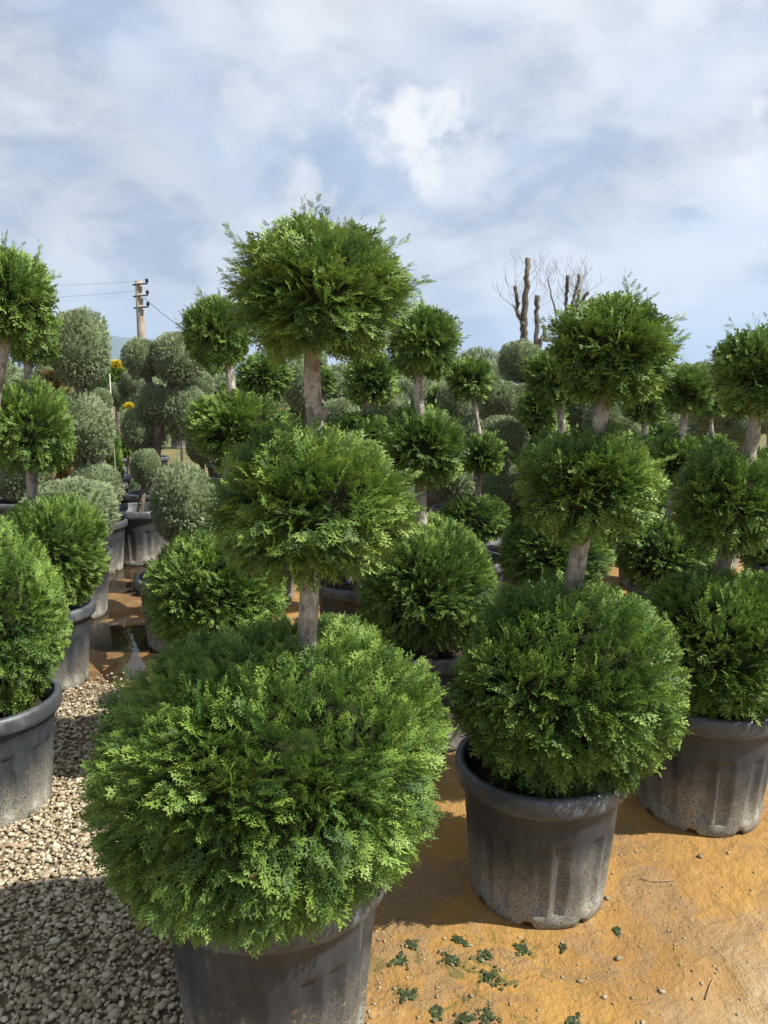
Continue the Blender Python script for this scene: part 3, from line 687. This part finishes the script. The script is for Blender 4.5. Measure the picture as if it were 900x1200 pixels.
def fork_olive():
    Y = 8.2; x, b = from_px(Y, 178, ((182, 473, 24, 25, 'ol0'), (166, 420, 24, 25, 'ol1'), (208, 420, 34, 34, 'ol0'), (216, 482, 30, 34, 'ol1'), (163, 505, 22, 28, 'ol1')))
    q = P(184, 520, Y); f = P(189, 492, Y); b0 = (q.x-x, 0, q.z); b1 = (f.x-x, 0, f.z)
    st = [[(0, 0, .4), b0, b1, b[2][:3]], [b0, b[0][:3], b[1][:3]], [b1, b[3][:3]], [b0, b[4][:3]]]
    plant('potted_olive', x, Y, b, 'forked cloud-pruned olive with several balls at the head of the aisle', 'potted tree', 'grey-green clipped olives', 1.0, .05, seed=36, stems=st)
fork_olive()
olive_px(5.6, 596, ((592, 575, 34, 32, 'ol1'), (588, 512, 32, 27, 'ol0')), 'grey-green olive with two balls beside the small slim-trunked cypress', 37)
olive_px(8.0, 618, ((612, 512, 15, 18, 'ol0'), (586, 468, 27, 24, 'ol1'), (615, 466, 18, 19, 'ol0')), 'three-headed grey olive on the skyline below the bare pollarded tree', 38)
olive_px(7.2, 538, ((532, 470, 22, 24, 'ol1'), (528, 560, 30, 32, 'ol0')), 'grey-green olive behind the small slim-trunked cypress', 39)
olive_px(6.8, 395, ((352, 450, 24, 32, 'ol0'), (398, 490, 26, 24, 'ol1')), 'grey-green olive head showing either side of the largest trunk', 40)
olive_px(6.2, 455, ((456, 480, 26, 24, 'ol1'), (470, 590, 28, 32, 'ol0')), 'grey-green olive between the two upper balls of cypresses', 41)
olive_px(7.2, 700, ((705, 490, 24, 26, 'ol0'), (735, 510, 26, 24, 'ol1')), 'grey-green olive behind the trunk of the shaggy-topped cypress', 42)
olive_px(8.2, 868, ((868, 500, 24, 22, 'ol1'), (850, 470, 26, 24, 'ol0')), 'grey-green olive between the dark tops of far cypresses', 43)
olive_px(9.6, 140, ((137, 462, 14, 15, 'ol0'), (153, 447, 13, 14, 'ol1')), 'two-headed grey olive at the far end of the aisle', 44)
olive_px(10.5, 152, ((150, 500, 15, 20, 'ol1'),), 'round grey olive low at the far end of the aisle', 45)
olive_px(8.9, 122, ((120, 470, 13, 16, 'ol1'), (118, 520, 16, 18, 'ol0')), 'narrow two-ball grey olive beside the thin white stake', 46)
olive_px(7.6, 20, ((25, 560, 40, 30, 'ol0'), (58, 448, 22, 24, 'ol1')), 'grey olive behind the trunks of the cypresses across the gravel', 47)
olive_px(9.2, 238, ((232, 455, 20, 24, 'ol1'), (240, 520, 24, 26, 'ol0')), 'grey olive behind the top ball of the aisle-side cypress', 48)
# field of further plants, row after row; those wholly hidden behind nearer plants are left out
def proj(x, y, z):
    d = y*CP + (CAMZ - z)*SP; return 450 + 900*x/d, 600 - 900*((z - CAMZ)*CP + y*SP)/d, d
SEEN = np.zeros((300, 225), bool); VV, UU = np.mgrid[0:300, 0:225]*4.0 + 2
def ell(x, y, z, rx, rz):
    u, v, d = proj(x, y, z); return ((UU-u)/(rx*900/d))**2 + ((VV-v)/(rz*900/d))**2 < 1
for o in bpy.data.objects:
    if o.parent and o.data and o.name.startswith('crown'):
        q = o.parent.location + o.location; r_ = o.data['R']; SEEN |= ell(q.x, q.y, q.z, o.scale.x*r_*.93, o.scale.z*r_*.93)
    if o.parent and o.name.startswith('pot'):
        q = o.parent.location; SEEN |= ell(q.x, q.y, .22, .22, .22)
LAND = ((15, 'the second cypress across the gravel'), (92, 'the two-ball olive beside the aisle'), (190, 'the forked cloud-pruned olive'), (262, 'the cypress on the aisle side'), (365, 'the largest cypress'), (437, 'the half-hidden cypress'),
        (497, 'the cypress filling the central gap'), (553, 'the small slim-trunked cypress'), (605, 'the three-headed skyline olive'), (655, 'the dark-topped leaning cypress'), (715, 'the cypress in the fully visible pot'), (760, 'the far small-topped cypress'), (806, 'the cypress between the two mud pots'), (880, 'the cypress leaning at the mud edge'))
used = [(o.location.x, o.location.y) for o in bpy.data.objects if o.type == 'EMPTY']
perp = Vector((.951, .31, 0)); frnd = random.Random(5); cnt = {'c': 0, 'o': 0}; cand = []
for i in range(0, 26):
    for j in range(-16, 24):
        p = Vector((-.27, 1.72, 0)) + ROWD*(1.22*i) + perp*(.95*j) + Vector((frnd.gauss(0, .12), frnd.gauss(0, .12), 0))
        if j == -1 or p.y < 5.2 or p.y > 27: continue
        u = 450 + 900*p.x/(p.y*CP + .15)
        if u < -20 or u > 920: continue
        if p.y < 9 and u < 235: continue
        if min((p.x-a)**2 + (p.y-b)**2 for a, b in used) < .62**2: continue
        used.append((p.x, p.y)); cand.append((p.y, p.x, u, frnd.random(), frnd.random(), frnd.random(), frnd.gauss(0, 1)))
for y, x, u, f1, f2, form, g1 in sorted(cand):
    s = .86 + .27*f1; land = min(LAND, key=lambda q: abs(q[0]-u))[1]
    cyp = (y < 8.5 and u > 380) or f2 < .12
    if cyp:
        k = cnt['c'] % 2; t = s*(.93 + .12*form)
        b = ((0, 0, .72*t, .32*s, .29*s, 'fbig%d' % k), (.02, 0, 1.22*t, .2*s, .17*s, 'fmid%d' % k), (.05*g1, 0, 1.62*t, .15*s, .15*s, 'ftop%d' % (1-k)))
    else:
        k = 'ol%d' % (cnt['o'] % 2) if y < 10 else 'olf'
        if form < .4: b = ((0, 0, 1.35*s, .36*s, .34*s, k),); lb = 'one round head'
        elif form < .75: b = ((0, 0, .85*s, .34*s, .3*s, k), (.04, 0, 1.5*s, .28*s, .27*s, k)); lb = 'two stacked balls'
        else: b = ((-.22, 0, 1.2*s, .22*s, .21*s, k), (.25, .05, 1.35*s, .24*s, .23*s, k), (.0, .1, 1.65*s, .24*s, .22*s, k)); lb = 'three separate heads'
    mk = np.zeros_like(SEEN)
    for q in b: mk |= ell(x+q[0], y+q[1], q[2], q[3]*.95, q[4]*.95)
    if (mk & ~SEEN).sum() < 4: continue
    SEEN |= mk
    if cyp:
        cnt['c'] += 1
        plant('potted_cypress', x, y, b, 'distant three-ball cypress behind ' + land, 'potted tree', 'distant cypresses behind ' + land, 1.0, .026, 'bark', 100+cnt['c'])
    else:
        cnt['o'] += 1; st = [[(0, 0, .34), (0, 0, .85*s), q[:3]] for q in b] if form >= .75 else None
        plant('potted_olive', x, y, b, 'distant grey-green olive with %s behind %s' % (lb, land), 'potted tree', 'distant olives with %s behind %s' % (lb, land), 1.0, .035, 'greybark', 300+cnt['o']*4, st)

CR['far'] = crown_mesh('crown_far_tree', 1.2, 2200, TL, .24, 60, 96, M['cypress'], rag=.06, nshoot=0)
CR['faro'] = crown_mesh('crown_far_pale_tree', 1.2, 2200, TL, .22, 60, 97, M['olive'], rag=.06, nshoot=0)
tr_ = random.Random(9)
for k in range(26):
    y = 30 + 9*tr_.random(); x = (-.62 + 1.24*(k + .8*tr_.random())/26)*y; pale = k % 3 == 0; r = .8 + .5*tr_.random()
    mk = ell(x, y, 1.15*r+.25, r*.95, r*.95)
    if (mk & ~SEEN).sum() < 4: continue
    SEEN |= mk
    plant('field_tree', x, y, ((0, 0, 1.15*r+.25, r, 1.0*r, 'faro' if pale else 'far'),), 'pale bushy tree at the far edge of the nursery' if pale else 'dark bushy tree at the far edge of the nursery', 'tree', 'pale trees at the far edge' if pale else 'dark trees at the far edge', 1.0, .08, seed=900+k, haspot=False)
# coloured shrubs and small pots at the back of the aisle
def shrub_px(name, Y, u, v, a, b, key, label, seed):
    x, bl = from_px(Y, u, ((u, v + b*1.6, a*1.5, b*1.5, 'lime' if key == 'yel' else key), (u, v, a, b, key))); plant(name, x, Y, bl, label, 'shrub', None, .7, .02, seed=seed)
shrub_px('yellow_shrub', 15, 137, 428, 9, 7, 'yel', 'bright yellow shrub top against the blue hill', 501)
shrub_px('yellow_shrub', 11, 151, 477, 7, 6, 'yel', 'small yellow shrub above the aisle between olives', 502)
shrub_px('yellow_shrub', 12, 213, 458, 9, 6, 'yel', 'yellow shrub peeping behind the forked olive', 503)
shrub_px('rusty_shrub', 7.3, 62, 446, 15, 12, 'rust', 'rusty brown and green shrub between the cypress trunk and the grey olive', 504)
shrub_px('rusty_shrub', 7.4, 74, 553, 13, 8, 'rust', 'low rusty shrub beneath the two-ball olive', 505)
shrub_px('lime_shrub', 9.5, 133, 522, 9, 14, 'lime', 'small light green conical shrub beside the far aisle pot', 506)
shrub_px('lime_shrub', 10, 150, 500, 9, 12, 'lime', 'light green shrub under the small yellow shrub', 507)
def small_pot(u, vbase, s, label):
    p = ground_pt(u, vbase); root = empty('plant_pot', (p.x, p.y, 0)); tag(root, label, 'pot'); put_pot(root, s, rnd.random()*6)
    c = bpy.data.objects.new('crown', CR['olf']); C.objects.link(c); c.parent = root; c.location = (0, 0, .37*s+.13); c.scale = (.4, .4, .4)
small_pot(166, 612, .75, 'small black pot just behind the large muddy pot')
small_pot(172, 590, .75, 'small black pot second behind the large muddy pot')
small_pot(144, 568, 1.0, 'pale-bottomed pot far down the aisle beside the lime shrub')

# ------------------------------------------------------------------ pole, wires, bare trees, stake, hill
def at(u, v, Y): return P(u, v, Y)
def utility_pole():
    Y = 34; top = at(162.5, 329, Y); root = empty('utility_pole', (top.x, Y, -.1)); tag(root, 'weathered wooden power pole rising behind the nursery', 'utility pole')
    h = top.z + .1
    link('post', bm_mesh('post', tube([(0, 0, 0), (0, 0, h*.5), (0, 0, h)], [.21, .185, .155], 14, .03, 1)), M['pole'], root)
    for k, dz in enumerate((.14, .62, 1.1)):
        bm = tube([(-.25, -.05, h-dz-.04), (.1, -.18, h-dz-.02), (.42, -.18, h-dz)], [.035, .035, .03], 6)
        b = link('bracket', bm_mesh('bracket', bm), M['iron'], root)
        bm = tube([(.40, -.18, h-dz), (.40, -.18, h-dz+.05), (.40, -.18, h-dz+.06), (.40, -.18, h-dz+.15), (.40, -.18, h-dz+.16), (.40, -.18, h-dz+.21)], [.03, .03, .075, .06, .085, .04], 8)
        link('insulator', bm_mesh('insulator', bm), M['iron'], b)
    def wire(a, b, sag, lab, r=.0045):
        pts = [a.lerp(b, t/20) - Vector((0, 0, sag*4*(t/20)*(1-t/20))) for t in range(21)]
        o = link('overhead_wire', bm_mesh('overhead_wire', tube(pts, [r]*21, 5)), M['iron']); tag(o, lab, 'cable')
    wire(at(158, 330, Y), at(-260, 312, 42), .5, 'upper of two thin wires strung from the pole top')
    wire(at(158, 341, Y), at(-260, 345, 42), .4, 'lower of two thin wires strung from the pole')
    wire(at(169, 349, Y), at(330, 425, 27), .55, 'thicker sagging cable dropping from the pole to the trees', .012)
utility_pole()
def bare_tree(u0, Y, stems, lab, seed, twigs=26):
    rr = random.Random(seed); b = P(u0, 600, Y); root = empty('bare_tree', (b.x, Y, -.05)); tag(root, lab, 'tree', None)
    org = Vector((b.x, Y, -.05)); tw = bmesh.new()
    for si, st in enumerate(stems):
        pts = [(P(u, v, Y) - org) for u, v, r in st]; k = Y/900
        for p_, q in zip(pts, st): p_.y += rr.gauss(0, .12)
        if si == 0: pts = [Vector((pts[0].x, 0, 0))] + pts; rads = [st[0][2]*k*1.25] + [q[2]*k for q in st]
        else: rads = [q[2]*k for q in st]
        path, rad = [], []
        for i in range(len(pts)-1):
            for t in range(5):
                f = t/5; path.append(pts[i].lerp(pts[i+1], f) + Vector((rr.gauss(0, .015), rr.gauss(0, .015), 0))); rad.append((rads[i]*(1-f)+rads[i+1]*f)*(1+rr.gauss(0, .05)))
        path.append(pts[-1]); rad.append(rads[-1]*1.15)
        link('trunk' if si == 0 else 'limb', bm_mesh('limb', tube(path, rad, 9, .12, seed+si)), M['greybark'], root)
        m = len(path)
        for _ in range(twigs//3 if m > 8 else twigs//8):
            i = int(m*(.35 + .65*rr.random())); i = min(i, m-1); p0 = path[i]; d = Vector((rr.gauss(0, 1), rr.gauss(0, 1), rr.random()*1.1+.1)).normalized(); ln = .35 + .75*rr.random()
            pp = [p0]; 
            for s in range(4): d = (d + Vector((rr.gauss(0, .15), rr.gauss(0, .15), .22))).normalized(); pp.append(pp[-1] + d*ln/4)
            join_bm(tw, tube(pp, [.006, .004, .003, .0025, .002], 4, cap=False))
            for s in (1, 2, 3):
                d2 = (d + Vector((rr.gauss(0, .7), rr.gauss(0, .7), .2))).normalized(); join_bm(tw, tube([pp[s], pp[s] + d2*ln*.3, pp[s]+d2*ln*.3+Vector((0, 0, ln*.15))], [.004, .003, .002], 4, cap=False))
    o = link('twigs', bm_mesh('twigs', tw), M['greybark'], root); o['kind'] = 'stuff'
bare_tree(618, 22, [[(617, 440, 5.5), (616, 400, 4.6), (614, 375, 4.2), (616, 345, 3.4), (617.5, 322, 2.8), (619.5, 303, 3.0)], [(613, 382, 3.0), (608, 365, 2.2), (604, 350, 2.0), (602.5, 336, 2.2)], [(611, 374, 1.2), (604, 364, 1.0), (600, 359, .8)]],
          'bare pollarded tree with a tall sawn stem and one shorter fork', 1, 22)
bare_tree(628.5, 23, [[(628, 440, 3.6), (628, 400, 3.0), (629, 370, 2.6), (630.5, 346, 3.0)], [(629, 415, 1.5), (636, 395, 2.2), (639.5, 400, 2.4), (636, 381, 2.0)]], 'shorter bare sawn stem close beside the tall pollarded tree', 2, 12)
bare_tree(656, 22.5, [[(655, 440, 3.6), (657, 400, 3.0), (662, 372, 2.3), (664.5, 345, 2.0), (665, 323, 2.0)], [(662, 385, 2.3), (670, 355, 2.0), (675, 338, 1.8), (679, 322, 1.8)], [(672, 362, 2.0), (677, 350, 1.8), (679, 341, 1.9)], [(668, 368, 2.0), (682, 353, 1.7), (690, 342, 1.8)], [(656, 385, 1.0), (648, 350, .8), (642, 327, .6)]],
          'bare pollarded tree with several upright sawn limbs and fine twigs behind the shaggy cypress', 3, 30)
def stake(u, v0, v1, Y, lab):
    a, b = P(u, v0, Y), P(u, v1, Y); o = link('stake', bm_mesh('stake', tube([(a.x, Y, -.02), (a.x, Y, a.z), (a.x, Y, a.z+.02)], [.007, .007, .004], 8)), M['white']); tag(o, lab, 'stake')
stake(128.5, 440, 478, 9.0, 'thin white stake standing by the grey-green two-ball olive')
def hill():
    V = []; F = []; n = 120
    for i in range(n+1):
        x = -2600 + 5200*i/n; u = x
        h = 175*math.exp(-((x+1090)/330)**2) + 60*math.exp(-((x+300)/500)**2) + 40*math.exp(-((x-1500)/600)**2) + 12*noise.noise(Vector((x*.006, 0, 0)))+10
        for j, (yy, k) in enumerate(((2600, 0), (2850, .45), (3000, .85), (3100, 1.0), (3400, .7), (3900, 0))):
            V.append((x, yy, max(-1, h*k*(1 + .12*noise.noise(Vector((x*.012, yy*.01, 2))))) if k else -2))
    for i in range(n):
        for j in range(5): a = i*6+j; F.append((a, a+6, a+7, a+1))
    tag(link('hills', mesh_np('hills', np.array(V), np.array(F), 4, smooth=True), M['hill']), 'far blue hill above the aisle', None, None, 'structure')
hill()

# ------------------------------------------------------------------ small things on the ground
def moss(u, v, r, seed, lab):
    p = ground_pt(u, v); rr = random.Random(seed); V = []; F = []; n = 0
    bm = bmesh.new()
    for _ in range(95):
        a = rr.random()*6.28; q = 1.25*r*rr.random(); q *= .25 + 1.0*abs(noise.noise(Vector((math.cos(a)*1.5+seed*3.3, math.sin(a)*1.5, seed))))*1.8; c = Vector((q*math.cos(a)*1.5, q*math.sin(a), .0015 + .003*rr.random()))
        s = .002 + .004*rr.random(); ax = rr.random()*6.28; d = Vector((math.cos(ax), math.sin(ax), .4*rr.random())); e = Vector((-d.y, d.x, .2*rr.gauss(0, 1)))
        vs = [bm.verts.new(c + d*s*k + e*s*m + Vector((0, 0, rr.random()*.002))) for k, m in ((-1, -.3), (-.3, -.9), (.8, -.6), (1.1, .4), (.2, .9), (-.9, .6))]
        cc = bm.verts.new(c + Vector((0, 0, .003)))
        for i in range(6): bm.faces.new((cc, vs[i], vs[(i+1) % 6]))
    o = link('moss_clump', bm_mesh('moss_clump', bm), M['moss']); o.location = (p.x, p.y, ground_h(p.x, p.y)); o.rotation_euler.z = rr.random()*6.28; tag(o, lab, 'moss', 'green algae clumps on the mud')
for k, (u, v, r) in enumerate(((575, 1146, .032), (470, 1128, .026), (480, 1168, .024), (513, 1185, .020), (568, 1120, .020), (612, 1112, .024), (538, 1104, .018), (482, 1108, .016), (545, 1195, .026), (572, 1192, .030), (723, 1089, .014), (670, 1199, .018), (660, 1110, .010), (530, 1125, .022))):
    moss(u, v, r, k, 'lone dark green clump apart from the others, before the visible pot' if k == 10 else 'dark green algae clump on the mud before the visible pot')
def stick(pts, r, lab):
    q = [ground_pt(*p) for p in pts]; pp = [Vector((a.x, a.y, ground_h(a.x, a.y) + .018 if a.x < -.5 else ground_h(a.x, a.y)+.004)) for a in q]
    o = link('twig', bm_mesh('twig', tube(pp, [r]*len(pp), 6, .3, 2)), M['stick']); tag(o, lab, 'twig')
stick(((0, 1001), (12, 997), (22, 999), (34, 993)), .007, 'dry broken twig lying on gravel beside the pot across from the largest cypress')
stick(((98, 1027), (110, 1022), (122, 1024)), .004, 'short dry twig on the sunlit gravel under the largest ball')
stick(((750, 1030), (765, 1034), (790, 1032)), .0015, 'thin pale stalk lying on the ochre mud')
stick(((827, 1170), (832, 1155), (836, 1148)), .002, 'small forked stalk standing on the dry front mud')

# ------------------------------------------------------------------ air
def haze():
    x0, x1, y0, y1 = min(xs)-50, max(xs)+50, min(ys)-50, max(ys)+50
    bm = bmesh.new(); bmesh.ops.create_cube(bm, size=1)
    for v in bm.verts: v.co = ((x0 if v.co.x < 0 else x1), (y0 if v.co.y < 0 else y1), (-4 if v.co.z < 0 else 260))
    me = bm_mesh('haze', bm, False); m = bpy.data.materials.new('pale_air'); m.use_nodes = True; nt = m.node_tree; nt.nodes.clear()
    o = nt.nodes.new('ShaderNodeOutputMaterial'); pv = nt.nodes.new('ShaderNodeVolumePrincipled'); nt.links.new(pv.outputs[0], o.inputs['Volume'])
    pv.inputs['Color'].default_value = (.50, .70, 1, 1); pv.inputs['Density'].default_value = HAZE; pv.inputs['Anisotropy'].default_value = .2
    ob = link('haze', me, m); ob['kind'] = 'stuff'; ob['label'] = 'thin pale air over the whole nursery'
HAZE = 2.6e-4
haze()
